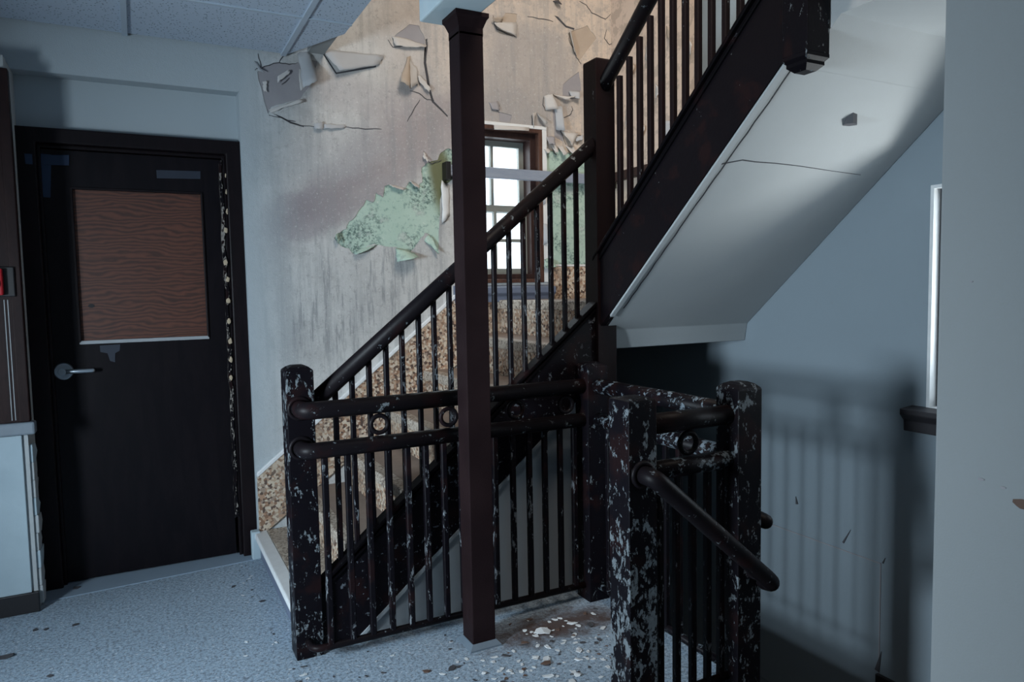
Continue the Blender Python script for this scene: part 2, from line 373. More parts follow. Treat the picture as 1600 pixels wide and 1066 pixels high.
# green patch and bare spots: holes in the paint skin of the back wall
GREEN = [(522,372),(530,365),(541,358),(545,346),(556,338),(562,327),(568,322),(572,312),(583,316),(588,301),(598,308),(601,291),(609,288),(622,296),(634,293),(641,283),(650,292),(660,285),(659,262),(668,254),(684,250),(690,238),(702,232),(716,236),(716,276),(694,290),(688,312),(687,345),(685,398),(665,378),(671,366),(664,364),(656,376),(642,393),(630,392),(618,386),(600,385),(584,381),(570,388),(552,397),(545,388),(533,385)]
PATCH = [[(402,112),(412,103),(436,98),(464,100),(480,92),(496,96),(486,128),(470,155),(448,160),(424,167),(419,178),(411,150)],
         [(613,60),(622,72),(648,66),(666,72),(664,60),(655,40),(640,38)],
         [(777,38),(790,20),(808,22),(806,58),(780,52)],
         [(888,52),(918,40),(932,60),(905,96),(896,80)],
         [(880,132),(905,112),(908,140),(900,154),(878,156)],
         [(864,168),(876,166),(877,200),(880,222),(866,214)],
         [(779,175),(800,180),(796,192),(780,190)]]
CRACK = [[(664,62),(668,60),(666,98),(673,140),(678,158),(690,170),(700,181),(699,183),(688,172),(675,160),(669,140),(662,98)],
         [(866,24),(872,26),(885,40),(898,44),(897,47),(884,43),(871,30)],
         [(500,78),(502,76),(526,113),(588,102),(588,105),(525,116)],
         [(424,176),(440,182),(455,190),(475,197),(475,199),(454,193),(438,184)]]
RIGHTG = [(841,232),(850,228),(862,236),(872,232),(884,238),(900,240),(925,236),(960,240),(960,416),(846,416)]
def cut(pl): return [on_wall(*p) for p in pl]
WX0, WX1, WZ0, WZ1 = 1.60, 2.125, 1.345, 2.225            # landing window opening
win_hole = rect(WX0, WX1, WZ0, WZ1)
DX0, DX1, DZ = -0.435, 0.47, 2.27                         # door niche
wall_poly = [(DX1,-2.4),(XB+.25,-2.4),(XB+.25,5.2),(-2.6,5.2),(-2.6,DZ),(DX1,DZ)]
wall = ST(prism('wall_back', wall_poly, 1, YA+.004, YA+.26, M['green'], holes=[win_hole]))
tag(wall, 'back wall beside the stairs with stained and peeling paint')
def ragged(pl, amp=.006):
    out = []
    for i, p in enumerate(pl):
        q = pl[(i+1) % len(pl)]
        for k in range(3):
            t = k/3; a = amp*random.uniform(-1, 1) if k else amp*.3*random.uniform(-1, 1)
            out.append((p[0]*(1-t)+q[0]*t+a, p[1]*(1-t)+q[1]*t+a*random.uniform(-1, 1)))
    return out
skin_holes = [win_hole, ragged(cut(GREEN), .004)] + [ragged(cut(p), .004) for p in PATCH] + [cut(c) for c in CRACK]
rg = cut(RIGHTG); rg = [(min(max(x, WX1+.012), XB-.02), max(z, 1.40)) for x, z in rg]
skin = prism('paint_skin', [(DX1,-2.4),(XB-.001,-2.4),(XB-.001,5.2),(-2.6,5.2),(-2.6,DZ),(DX1,DZ)], 1, YA, YA+.004, M['wall_paint'], wall, holes=skin_holes + [rg])
for i, p in enumerate(PATCH):
    c = cut(p); cx = sum(q[0] for q in c)/len(c); cz = sum(q[1] for q in c)/len(c)
    prism('bare_plaster', [(cx+(q[0]-cx)*1.03, cz+(q[1]-cz)*1.03) for q in c], 1, YA+.0025, YA+.006, M['patch_grey' if i in (0,1,4,5,6) else 'patch_tan'], wall)
for c in CRACK:
    q = cut(c); prism('crack', q, 1, YA+.003, YA+.005, M['chip_b'], wall)

def flap(px, lifts, mat, curl=0.0, n=7, jag=.004, Y=YA, parent=wall, side=False, name='paint_flap'):
    """peeling sheet of paint: four corners on the wall, each lifted off it"""
    c = [(on_side if side else on_wall)(*p) for p in px]; V, Fc = [], []
    for i in range(n):
        for j in range(n):
            u, v = i/(n-1), j/(n-1)
            bl = lambda a: (a[0]*(1-u)+a[1]*u)*(1-v) + (a[3]*(1-u)+a[2]*u)*v
            x = bl([q[0] for q in c]); z = bl([q[1] for q in c]); l = bl(lifts)
            l += curl*math.sin(u*math.pi)*(.5+.5*v)
            if i in (0,n-1) or j in (0,n-1): x += random.uniform(-jag, jag); z += random.uniform(-jag, jag)
            l += .002*mnoise.noise(Vector((x*40, z*40, 3)))
            V.append((XB-.0015-max(l,0), x, z) if side else (x, Y-.0015-max(l,0), z))
    for i in range(n-1):
        for j in range(n-1): Fc.append((i*n+j, (i+1)*n+j, (i+1)*n+j+1, i*n+j+1))
    o = obj(name, V, Fc, mat, parent, smooth=True)
    s = o.modifiers.new('thick', 'SOLIDIFY'); s.thickness = .0022; s.offset = 0
    return o
FG, FL = M['flap_grey'], M['flap']
flap([(465,84),(484,82),(492,132),(470,142)], [.0,.0,.075,.05], FG, .02)
flap([(466,112),(474,104),(480,134),(466,146)], [.01,.01,.07,.06], FL, -.01)
flap([(503,76),(600,88),(590,102),(526,114)], [.0,.004,.012,.05], FG, .0)
flap([(636,90),(640,88),(638,142),(620,132)], [.0,.0,.04,.06], M['patch_tan'], .015)
flap([(636,88),(652,108),(652,130),(638,142)], [.0,.0,.012,.05], FL, .0)
flap([(410,128),(416,127),(416,144),(412,142)], [.003,.006,.006,.003], FL, .0)
flap([(432,122),(450,110),(452,114),(434,130)], [.012,.012,.012,.012], FL, .0)
flap([(418,172),(470,156),(472,160),(424,176)], [.006,.02,.02,.006], FL, .0)
flap([(490,194),(504,192),(504,203),(491,204)], [.012,.012,.012,.012], FG, .01)
flap([(504,194),(540,196),(538,201),(506,202)], [.006,.003,.003,.01], FG, .008)
flap([(612,56),(666,70),(664,76),(616,74)], [.0,.0,.02,.02], FL, .0)
flap([(654,116),(672,140),(668,146),(652,126)], [.0,.02,.02,.01], FL, .0)
# around the green patch
flap([(609,289),(634,294),(628,298),(612,293)], [.0,.0,.02,.02], FL)
flap([(640,282),(656,292),(652,296),(642,288)], [.0,.0,.025,.02], FL)
flap([(662,238),(668,252),(665,254),(660,246)], [.0,.02,.025,.01], FL)
flap([(522,368),(530,364),(532,374),(525,382)], [.03,.0,.0,.03], M['green'], .01)
flap([(618,388),(642,394),(650,402),(616,410)], [.0,.0,.05,.05], M['green'], .03)
flap([(553,392),(590,382),(576,390),(553,399)], [.0,.0,.025,.025], M['green'], .01)
flap([(688,282),(702,292),(702,338),(690,350)], [.012,.0,.0,.012], M['white_reveal'], .008)
flap([(663,376),(668,366),(676,372),(684,398)], [.0,.0,.0,.035], M['green'], .0)
# peeling above and beside the landing window
for px, lf, mt in [([(770,32),(808,36),(806,58),(772,44)], [.0,.0,.01,.03], 'flap'), ([(766,30),(784,30),(782,37),(768,36)], [.03,.02,.0,.02], 'patch_tan'),
        ([(887,48),(892,50),(900,88),(893,80)], [.02,.0,.0,.03], 'flap'), ([(850,150),(860,148),(868,172),(852,172)], [.0,.02,.03,.0], 'flap'),
        ([(862,146),(884,154),(896,152),(880,158)], [.0,.02,.03,.03], 'flap'), ([(888,142),(902,146),(900,158),(890,152)], [.0,.03,.04,.02], 'flap_grey'),
        ([(830,178),(838,176),(834,200),(831,200)], [.02,.0,.0,.02], 'flap'), ([(838,176),(852,194),(848,196),(840,186)], [.0,.03,.03,.03], 'flap_grey'),
        ([(866,166),(876,168),(877,206),(868,204)], [.0,.02,.04,.01], 'flap_grey'), ([(876,204),(900,210),(890,230),(884,222)], [.0,.02,.03,.04], 'flap'),
        ([(852,212),(864,216),(862,228),(854,226)], [.0,.02,.04,.03], 'patch_grey'), ([(860,226),(868,226),(868,240),(864,240)], [.0,.0,.035,.03], 'flap'),
        ([(870,228),(880,228),(882,242),(876,244)], [.0,.0,.03,.035], 'flap'), ([(884,228),(896,228),(896,240),(890,242)], [.0,.0,.03,.03], 'flap'),
        ([(848,232),(858,232),(856,240),(851,240)], [.0,.0,.03,.03], 'flap'), ([(895,216),(908,212),(907,220),(898,222)], [.01,.02,.03,.02], 'flap_grey'),
        ([(864,2),(872,0),(874,10),(868,8)], [.0,.0,.03,.03], 'chip_b'), ([(770,196),(826,200),(824,206),(770,203)], [.01,.01,.02,.02], 'flap'),
        ([(764,160),(778,158),(779,174),(768,172)], [.0,.0,.012,.01], 'patch_grey'), ([(845,270),(852,280),(850,318),(845,322)], [.0,.01,.02,.0], 'flap_grey'),
        ([(845,348),(853,352),(852,380),(846,384)], [.0,.02,.03,.0], 'flap_grey'), ([(850,402),(860,408),(866,418),(846,420)], [.0,.02,.04,.03], 'green')]:
    flap(px, lf, M[mt], 0, n=5, jag=.003)
flap([(398,97),(402,98),(412,116),(404,112)], [.0,.0,.02,.02], FG, n=5)

def hairline(px, wd=.0022, mat='chip_b'):
    P = [Vector((*on_wall(*p), 0)) for p in px]; Q = [P[0]]
    for a, b in zip(P, P[1:]):
        for k in (1, 2, 3): Q.append(a.lerp(b, k/3) + Vector((random.uniform(-.003,.003), random.uniform(-.003,.003), 0))*(k < 3))
    n = len(Q); L, R_ = [], []
    for i, q in enumerate(Q):
        d = (Q[min(i+1,n-1)]-Q[max(i-1,0)]).normalized(); w_ = wd*(.35+.65*math.sin(math.pi*(i+.5)/n)); o = Vector((-d.y, d.x, 0))*w_
        L.append((q+o)[:2]); R_.append((q-o)[:2])
    V = [(x, YA-.0008, z) for x, z in L] + [(x, YA-.0008, z) for x, z in R_]
    o = obj('crack', V, [(i, i+1, n+i+1, n+i) for i in range(n-1)], M[mat], wall); o.modifiers.new('t', 'SOLIDIFY').thickness = .0012
for c in [[(404,108),(413,104),(436,98),(452,101),(466,98)], [(398,110),(408,104),(403,84)], [(436,98),(444,86)], [(420,180),(440,184),(452,190),(468,196),(492,198)], [(540,198),(570,202),(596,202)],
          [(606,62),(614,74),(630,72),(648,66),(664,73)], [(640,142),(655,146),(668,156),(676,156)], [(656,156),(646,172),(636,190)], [(668,66),(664,98),(672,140),(678,158)], [(770,24),(772,36),(776,46),(800,56),(806,56)], [(824,26),(850,30),(864,34)],
          [(905,2),(916,8),(924,20),(946,30),(954,22)], [(948,46),(944,60),(952,70),(962,66)], [(888,52),(890,66),(898,78),(900,90),(908,100)], [(850,150),(848,164),(852,174)], [(876,166),(878,186),(876,206),(884,226)],
          [(879,206),(894,211),(908,212)], [(876,186),(890,180),(895,172),(893,166)], [(830,180),(832,200)], [(862,225),(866,240),(870,242)], [(765,160),(770,170),(778,173),(780,164)], [(843,210),(842,240)],
          [(662,236),(666,250),(675,256),(690,250)], [(462,190),(450,188)], [(440,132),(452,122)]]: hairline(c)
# niche over the door
box('niche_lining', (DX0-.02,YA+.0005,DZ-.003), (DX1,YA+.085,DZ+.0005), M['door_wall'], wall, 0); box('niche_lining', (DX1-.003,YA+.0005,0), (DX1+.0005,YA+.085,DZ), M['door_wall'], wall, 0)
niche = ST(prism('wall_door', [(DX0-2.2,0),(DX0-2.2,2.6),(DX1+.2,2.6),(DX1+.2,0)], 1, YA+.085, YA+.27, M['door_wall'], holes=[rect(-.425,.462,.0005,2.035)]))
tag(niche, 'recessed wall strip over the door')
# right wall (window opening near the viewer)
W2 = (0.98, 1.678, 0.82, 1.658)
wallr = ST(prism('wall_right', rect(-.3, 3.96, -2.4, 5.2), 0, XB, XB+.26, M['side_wall'], holes=[rect(*W2)]))
tag(wallr, 'blue grey right wall below the upper stair')
for px, lf, mt in [([(982,150),(990,170),(984,200),(978,178)], [.0,.02,.03,.0], 'flap'), ([(1010,70),(1024,84),(1018,96),(1008,92)], [.0,.03,.03,.0], 'flap'),
        ([(1042,40),(1056,50),(1054,64),(1042,60)], [.0,.02,.03,.0], 'patch_tan'), ([(1024,130),(1036,140),(1032,156),(1024,150)], [.0,.02,.03,.0], 'flap'),
        ([(1002,190),(1012,200),(1008,216),(1000,210)], [.0,.02,.03,.0], 'flap'), ([(1040,190),(1056,186),(1056,214),(1040,214)], [.01,.01,.02,.02], 'flap_grey'),
        ([(1074,60),(1086,70),(1084,86),(1074,80)], [.0,.02,.02,.0], 'flap'), ([(984,96),(996,104),(994,118),(984,112)], [.0,.02,.03,.0], 'patch_tan')]:
    flap(px, lf, M[mt], 0, n=5, jag=.004, parent=wallr, side=True)
# a boarded-over repair on the right wall: shallow raised sheet with its edge showing
yA, zA = on_side(1376, 881); yB, zB = on_side(1212, 822)
prism('repair_panel', rect(yA, 2.75, -0.62, (zA+zB)/2), 0, XB-.004, XB, M['side_wall'], wallr, bv=.0015)
zP = (zA+zB)/2
prism('panel_joint', rect(yA-.003, 2.75, zP-.001, zP+.003), 0, XB-.0046, XB+.001, M['patch_grey'], wallr); prism('panel_joint', rect(yA-.004, yA, -.62, zP+.003), 0, XB-.0046, XB+.001, M['patch_grey'], wallr)
def sliver(px, wd, mat):
    a, b = [Vector(on_side(*p)) for p in px]; d = (b-a).normalized(); n = Vector((-d.y, d.x))*wd
    prism('crack', [a+n, b, a-n], 0, XB-.005, XB+.001, mat, wallr)
sliver([(1318,848),(1330,828)], .004, M['chip_b']); sliver([(1371,1048),(1378,1018)], .010, M['chip_b']); sliver([(1246,788),(1244,776)], .006, M['chip_b'])
sliver([(1380,880),(1384,872)], .003, M['chip_b'])
# near wall end at the right edge of the frame
nw = ST(box('wall_near', (1.25,-2.6,-2.4), (XB+.1,.783,2.50), M['near_wall'], bv=.008)); tag(nw, 'pale wall end close to the viewer at the right edge')
for k, (y, z, r) in enumerate([(.665,.960,.003),(.70,.966,.0035),(.632,.940,.012),(.725,1.30,.002)]):
    prism('plaster_pit', [(y+r*math.cos(a)*(1.5+.3*math.sin(3*a)), z+r*.7*math.sin(a)) for a in [i*math.pi/5 for i in range(10)]], 0, 1.2488, 1.252, M['patch_grey' if k != 2 else 'chip_c'], nw)
# unseen shell; sheet behind the door added to block light leaks
ST(box('light_block_behind_door', (-2.7,YA+.27,-.2), (1.0,YA+.33,5.2), M['dark'], bv=0)); ST(box('wall_well', (1.10,-.2,-2.5), (1.20,3.96,-.16), M['dark'], bv=0))
# outer walls that keeps the daylight in
ST(box('wall_left', (-2.7,-2.7,-.1), (-2.6,3.95,5.2), M['near_wall'], bv=0)); ST(box('wall_rear', (-2.7,-2.7,-.1), (1.3,-2.6,3.0), M['near_wall'], bv=0))
ST(box('wall_upper_left', (.80,-.2,ZC+.03), (.88,YA,5.2), M['near_wall'], bv=0)); ST(box('wall_upper_front', (.8,.62,2.50), (XB+.1,.70,5.2), M['near_wall'], bv=0))
ST(box('ceiling_upper', (-2.7,-.2,5.2), (XB+.3,4.0,5.3), M['soffit'], bv=0))

# ------------------------------------------------------------------ drop ceiling
ceil = ST(prism('ceiling', [(-2.6,-2.6),(1.27,-2.6),(1.27,.72),(.885,.72),(.885,3.30),(.70,3.69),(-2.6,3.70)], 2, ZC+.012, ZC+.05, M['tbar']))
tag(ceil, 'suspended ceiling of speckled tiles')
xs = [-1.36,-.68,0,.68]; ys = [1.81,2.49,3.17,3.692]
for i in range(3):
    for j in range(3):
        prism('ceiling_tile', rect(xs[i]+.008, xs[i+1]-.008, ys[j]+.008, ys[j+1]-.006), 2, ZC+.002+.003*random.random(), ZC+.013, M['tile'], ceil, bv=.0015)
prism('ceiling_tile', rect(.69, .882, 2.49, 3.165), 2, ZC+.003, ZC+.013, M['tile'], ceil)
prism('ceiling_tile', [(.69,3.172),(.882,3.172),(.882,3.30),(.70,3.685),(.69,3.685)], 2, ZC+.004, ZC+.013, M['tile'], ceil)
for x in (-1.36,-.68,0,.68): box('grid_bar', (x-.012,1.5,ZC-.006), (x+.012,3.69,ZC+.012), M['tbar'], ceil, .001)
for y in (1.81,2.49,3.17): box('grid_bar', (-1.4,y-.008,ZC-.004), (.88,y+.008,ZC+.012), M['tbar'], ceil, .001)
beam = ST(box('beam', (.93,-2.55,2.255), (1.095,2.472,2.62), M['beam'], bv=.006)); tag(beam, 'pale blue painted beam resting on the brown column')

# ------------------------------------------------------------------ door
YD = YA+.08
door = bpy.data.objects.new('door_1', None); door.location = (0, YD, 0); COL.objects.link(door); ST(door); tag(door, 'dark brown door with a plywood sheet in place of its window', )
fr = prism('door_frame', [(-.44,0),(-.44,2.04),(.48,2.04),(.48,0),(.40,0),(.40,1.975),(-.365,1.975),(-.365,0)], 1, YD-.055, YD+.05, M['door_frame'], door, bv=.006)
prism('door_stop', [(-.365,0),(-.365,1.975),(.40,1.975),(.40,0),(.385,0),(.385,1.96),(-.352,1.96),(-.352,0)], 1, YD-.02, YD+.03, M['door_frame'], door, bv=.003)
leaf = prism('door_leaf', rect(-.352,.372,.012,1.955), 1, YD-.004, YD+.04, M['door'], door, holes=[rect(-.241,.285,1.107,1.787)])
prism('plywood_sheet', rect(-.245,.289,1.103,1.791), 1, YD+.006, YD+.02, M['plywood'], leaf)
for a, b, mt in [(rect(-.249,.293,1.092,1.108),0,'bead'), (rect(-.249,.293,1.786,1.796),0,'door_frame'), (rect(-.251,-.241,1.10,1.79),0,'door_frame'), (rect(.285,.294,1.10,1.79),0,'door_frame')]:
    prism('glazing_bead', a, 1, YD-.012, YD+.008, M[mt], leaf, bv=.002)
prism('knot_hole', [(-.195+.013*math.cos(a), 1.265+.009*math.sin(a)) for a in [i*math.pi/6 for i in range(12)]], 1, YD+.004, YD+.007, M['black'], leaf)
# lever handle
def disc(name, c, r, y0, y1, mat, parent, n=28, r1=None):
    V = []; r1 = r1 or r
    for (rr, y) in ((r, y1), (r1, y0)): V += [(c[0]+rr*math.cos(2*math.pi*k/n), y, c[1]+rr*math.sin(2*math.pi*k/n)) for k in range(n)]
    Fc = [tuple(range(n)), tuple(range(n, 2*n))] + [(k, (k+1)%n, n+(k+1)%n, n+k) for k in range(n)]
    return bevel(obj(name, V, Fc, mat, parent), .002)
hx, hz = -.317, .975
han = disc('lever_handle', (hx, hz), .040, YD-.016, YD-.003, M['steel'], leaf, r1=.036)
disc('lock_cylinder', (hx-.004, hz), .016, YD-.045, YD-.016, M['steel'], leaf)
tube('lever', [(hx+.012,YD-.035,hz),(hx+.05,YD-.045,hz),(hx+.115,YD-.045,hz)], .0095, M['steel'], leaf, 12, .02, True)
def tape(px, mt, e=0):
    q = [on_wall(*p, Y=YD) for p in px]; prism('tape', q, 1, YD-.0065-e, YD-.0042-e, M[mt], leaf)
tape([(57,240),(80,242),(80,262),(79,309),(62,308)], 'tape'); tape([(68,243),(108,243),(108,259),(68,258)], 'tape', .0024)
q = [on_wall(*p, Y=YD-.056) for p in [(38,240),(50,241),(51,257),(40,256)]]; prism('tape', q, 1, YD-.0575, YD-.0552, M['tape'], fr)
tape([(244,266),(313,268),(313,280),(245,279)], 'tape_faded'); tape([(156,540),(188,538),(187,548),(180,552),(180,566),(172,564),(168,552),(157,550)], 'tape_faded')
# torn weather strip with lumps of filler beside the hinge edge
seg = []
for k in range(26):
    z = 1.95 - k*.07; seg.append((.378+random.uniform(-.004,.004), z))
M['strip'] = m_chipped('torn_strip', 1.0, chip=(.36,.33,.30), scale=1.6)
prism('weather_strip', [(x-.006+random.uniform(-.003,.002), z) for x, z in seg] + [(x+.007+random.uniform(-.002,.004), z) for x, z in reversed(seg)], 1, YD-.026, YD-.004, M['strip'], door)
for u, v in [(354,275),(355,300),(356,330),(356,437),(357,470),(358,502),(360,533),(361,562),(361,590),(352,410),(353,360)]:
    x, z = on_wall(u, v, YD-.03); n = 9
    prism('filler_lump', [(x+.011*math.cos(2*math.pi*k/n)*random.uniform(.6,1.1), z+.016*math.sin(2*math.pi*k/n)*random.uniform(.6,1.2)) for k in range(n)], 1, YD-.034, YD-.02, M['cream'], door, bv=.003)
prism('door_threshold', [(-.43,3.60),(.10,3.635),(.47,3.66),(.47,3.80),(-.43,3.80)], 2, -.002, .004, M['threshold'], door)

# ------------------------------------------------------------------ left pier with boarding and alarm
PX = -.435; YP = 3.52
pier = ST(prism('wall_pier', [(-2.6,YP),(PX,YP),(PX,YA+.09),(-2.6,YA+.09)], 2, 0, DZ, M['pier_side'])); tag(pier, 'pier left of the door with torn plaster edge')
box('lower_panel', (-2.0,YP-.012,.085), (PX-.02,YP,.745), M['pier'], pier, .003)
box('board', (-2.0,YP-.018,.80), (-.455,YP,2.215), M['pier_wood'], pier, .003)
box('board_edge', (-.458,YP-.024,.80), (-.42,YP+.02,2.215), M['pier_wood'], pier, .004)
for xx in (-.482,-.470): box('board_bead', (xx-.0015,YP-.0205,.81), (xx+.0015,YP-.016,1.30), M['bead'], pier, 0)
tr = ST(box('trim_1', (-2.0,YP-.035,.748), (-.405,YP+.03,.80), M['chair_rail'], bv=.008)); tag(tr, 'painted chair rail on the left pier')
bb = ST(box('baseboard_left', (-2.0,YP-.018,0), (PX+.004,YP+.002,.085), M['skirt'], bv=.003)); tag(bb, 'black skirting under the left pier')
# torn plaster at the corner
for k in range(9):
    z = .70-.075*k; random.seed(k+40)
    pts = [(YP+.01,z),(YP+.10+random.uniform(-.03,.05),z-.01),(YP+.12+random.uniform(-.03,.04),z-.05),(YP+.08,z-.085),(YP+.01,z-.075)]
    prism('plaster_scab', pts, 0, PX-.002, PX+.012+.006*random.random(), M['pier_side'] if k % 3 else M['pier'], pier, bv=.003)
al = thing('fire_alarm', (-.50, YP-.02, 1.31), 'red fire alarm call point on a black plate at the left edge', 'fire alarm')
box('back_plate', (-.53,YP-.034,1.312), (-.440,YP-.018,1.432), M['black'], al, .004); pl = box('pull_station', (-.56,YP-.062,1.318), (-.477,YP-.034,1.425), M['red'], al, .006)
box('pull_handle', (-.55,YP-.072,1.352), (-.487,YP-.06,1.375), M['red'], pl, .003)

# ------------------------------------------------------------------ landing window (window_1) and right window (window_2)
win = bpy.data.objects.new('window_1', None); win.location = (1.86, YA, WZ0); COL.objects.link(win); ST(win); tag(win, 'brown wooden landing window with small panes')
prism('casing', rect(WX0-.002, WX1+.002, WZ0-.002, WZ1+.002), 1, YA-.012, YA+.10, M['win_wood'], win, holes=[rect(WX0+.022, WX1-.022, WZ0+.02, WZ1-.02)], bv=.003)
prism('window_frame', rect(WX0+.02, WX1-.02, WZ0+.018, WZ1-.018), 1, YA+.03, YA+.15, M['win_dark'], win, holes=[rect(WX0+.055, WX1-.058, WZ0+.05, WZ1-.055)], bv=.003)
box('white_trim', (WX1+.003,YA-.010,WZ0), (WX1+.033,YA+.01,WZ1+.02), M['white_reveal'], win, .002)
box('white_trim', (WX0-.02,YA-.012,WZ1+.003), (WX1+.033,YA+.01,WZ1+.022), M['white_reveal'], win, .002)
zm = 1.775; sx0, sx1, sz0, sz1 = WX0+.05, WX1-.053, WZ0+.045, WZ1-.05
for (z0, z1, yy, nm) in ((sz0, zm+.02, YA+.085, 'sash'), (zm-.02, sz1, YA+.115, 'sash')):
    xm = (sx0+sx1)/2; zz = (z0+z1)/2
    hs = [rect(a, b, c, d) for a, b in ((sx0+.035, xm-.009), (xm+.009, sx1-.035)) for c, d in ((z0+.038, zz-.009), (zz+.009, z1-.038))]
    sa = prism(nm, rect(sx0, sx1, z0, z1), 1, yy, yy+.03, M['sash'], win, holes=hs, bv=.003)
    for h in hs: prism('pane', [(h[0][0]-.004,h[0][1]-.004),(h[1][0]+.004,h[1][1]-.004),(h[2][0]+.004,h[2][1]+.004),(h[3][0]-.004,h[3][1]+.004)], 1, yy+.013, yy+.017, M['glass'], sa)
so = prism('window_sill', [(YA-.075,1.318),(YA-.075,1.285),(YA-.055,1.268),(YA-.05,1.235),(YA+.01,1.235),(YA+.10,1.36),(YA+.02,1.335)], 0, WX0-.05, WX1+.045, M['sill'], win, bv=.004)
gb = thing('guard_bar', (1.5, YA-.03, 1.92), 'horizontal grey steel bar fixed across the landing window', 'bar')
box('flat_bar', (1.515,YA-.055,1.925), (2.60,YA-.035,1.985), M['bar'], gb, .004)
for x in (1.515, 2.58): box('bracket', (x-.014,YA-.06,1.905), (x+.014,YA,2.0), M['black'], gb, .003)

wr = thing('wall_handrail', (XB-.05, 3.45, 1.95), 'short dark brown rail on the right wall behind the upper bars', 'handrail')
box('rail_board', (XB-.045,3.02,1.945), (XB-.012,3.69,2.0), M['win_dark'], wr, .006)
for y in (3.62,3.10): box('bracket', (XB-.02,y-.012,1.93), (XB,y+.012,2.0), M['win_dark'], wr, .003)
w2 = bpy.data.objects.new('window_2', None); w2.location = (XB, 1.33, .82); COL.objects.link(w2); ST(w2); tag(w2, 'window in the right wall with a bright white reveal')
y0, y1, z0, z1 = W2
prism('reveal', rect(y0-.001, y1+.001, z0-.001, z1+.001), 0, XB-.004, XB+.26, M['white_reveal'], w2, holes=[rect(y0+.012, y1-.012, z0+.012, z1-.012)])
prism('window_frame', rect(y0+.01, y1-.01, z0+.01, z1-.01), 0, XB+.036, XB+.085, M['sill_dark'], w2, holes=[rect(y0+.05, y1-.03, z0+.05, z1-.05)])
prism('pane', rect(y0+.045, y1-.025, z0+.045, z1-.045), 0, XB+.058, XB+.062, M['glass'], w2)
prism('window_sill', [(XB-.075,.822),(XB-.075,.802),(XB-.052,.778),(XB-.05,.735),(XB+.002,.735),(XB+.036,.815),(XB+.036,.832)], 1, y0-.05, y1+.06, M['sill_dark'], w2, bv=.004)

# ------------------------------------------------------------------ lower flight of stairs (along the back wall)
RISE, X1 = (ZL-.13)/6, .46; RUN = RISE/.82; SL = .82
YS0, YS1 = 2.585, 2.625                      # stringer thickness
flight = thing('staircase', (1.1, 3.1, 0), 'lower stair flight of speckled terrazzo steps rising along the back wall', 'staircase')
for i in range(7):
    x = X1 + i*RUN; z = .13 + i*RISE; zp = 0 if i == 0 else z-RISE; xe = (X1+(i+1)*RUN+.03) if i < 6 else XB
    y0_, y1_ = (2.64, 3.699) if i else (2.655, 3.699)
    st = box('step', (x+.012,y0_,zp-.02 if i else 0), (xe,y1_,z-.004), M['terrazzo' if i else 'sill'], flight, 0)
    if i: box('tread', (x+.03,y0_+.001,z-.006), (xe-.001,y1_-.001,z), M['tread'], st, .002)
    else: box('tread', (x+.05,y0_+.001,z-.006), (xe-.001,y1_-.001,z), M['terrazzo_nose'], st, .002)
    box('nosing', (x-.012,y0_+.001,z-(.048 if i else .03)), (x+.05,y1_-.001,z+.001), M['terrazzo_nose' if i else 'white_reveal'], st, .006)
box('curb_block', (.432,3.655,0), (.475,YA+.002,.14), M['pier'], flight, .006)
box('landing_slab', (X1+6*RUN+.03,2.60,1.035), (XB-.001,3.699,ZL-.02), M['spandrel'], flight, .006)
ws = prism('wainscot', [(DX1+.004,.10),(DX1+.004,.405),(1.58,1.285),(2.172,1.285),(2.172,1.442),(XB-.001,1.442),(XB-.001,1.1),(1.7,1.0)], 1, YA-.016, YA-.0005, M['terrazzo'], flight)
prism('wainscot_cap', [(DX1+.004,.400),(DX1+.004,.425),(1.585,1.31),(1.585,1.285)], 1, YA-.020, YA-.0005, M['white_reveal'], flight, bv=.004)
box('wainscot_cap', (2.172,YA-.02,1.436), (XB-.001,YA-.0005,1.448), M['white_reveal'], flight, .003)
zt = lambda x: .262 + SL*(x-.547)            # top edge of the stringer
zb = lambda x: .020 + SL*(x-.67)
prism('stringer', [(.525,0),(.525,zt(.525)),(1.745,zt(1.745)),(1.745,zb(1.745)),(.67,zb(.67)),(.646,0)], 1, YS0, YS1, M['stringer'], flight, bv=.002)
for dz, yy in ((0,.016), (-.028,.008)):
    prism('stringer_moulding', [(.525,zt(.525)+dz-.012),(.525,zt(.525)+dz+.006),(1.745,zt(1.745)+dz+.006),(1.745,zt(1.745)+dz-.012)], 1, YS0-yy, YS1+.006, M['moulding'], flight, bv=.003)
prism('stringer_bead', [(.665,.002),(.645,.002),(1.74,zb(1.74)+.006),(1.74,zb(1.74)-.012)], 1, YS0-.006, YS0+.004, M['spandrel'], flight)
prism('spandrel', [(.60,0),(.66,.05),(1.80,zb(1.80)+.03),(1.80,-.16),(.60,-.16)], 1, YS0+.012, YS1+.03, M['spandrel'], flight)

# ------------------------------------------------------------------ upper flight, its soffit and hanging newel
XS = 1.752
up = thing('staircase', (2.2, 2.2, ZL), 'upper stair flight with pale sloping soffit climbing along the right wall', 'staircase')
S2 = .8516; lo = lambda y: 1.203 + S2*(2.486-y); hi = lambda y: lo(y) + .325
prism('soffit', [(2.62,1.035),(2.62,lo(2.62)+.10),(1.59,lo(1.59)+.10),(1.59,lo(1.59)),(2.555,lo(2.555)),(2.585,lo(2.555)-.025),(2.595,1.07),(2.600,1.035)], 0, XS+.02, XB-.001, M['soffit'], up, bv=.004)
prism('soffit', [(1.59,lo(1.59)),(1.59,lo(1.59)+.10),(1.455,lo(1.455)+.10),(.71,lo(1.455)+.10),(.71,lo(1.455)),(1.455,lo(1.455))], 0, 1.842, XB-.001, M['soffit'], up)
prism('stringer', [(2.60,lo(2.60)),(2.60,hi(2.60)),(1.56,hi(1.56)),(1.56,lo(1.56))], 0, XS, XS+.04, M['stringer_up'], up, bv=.002)
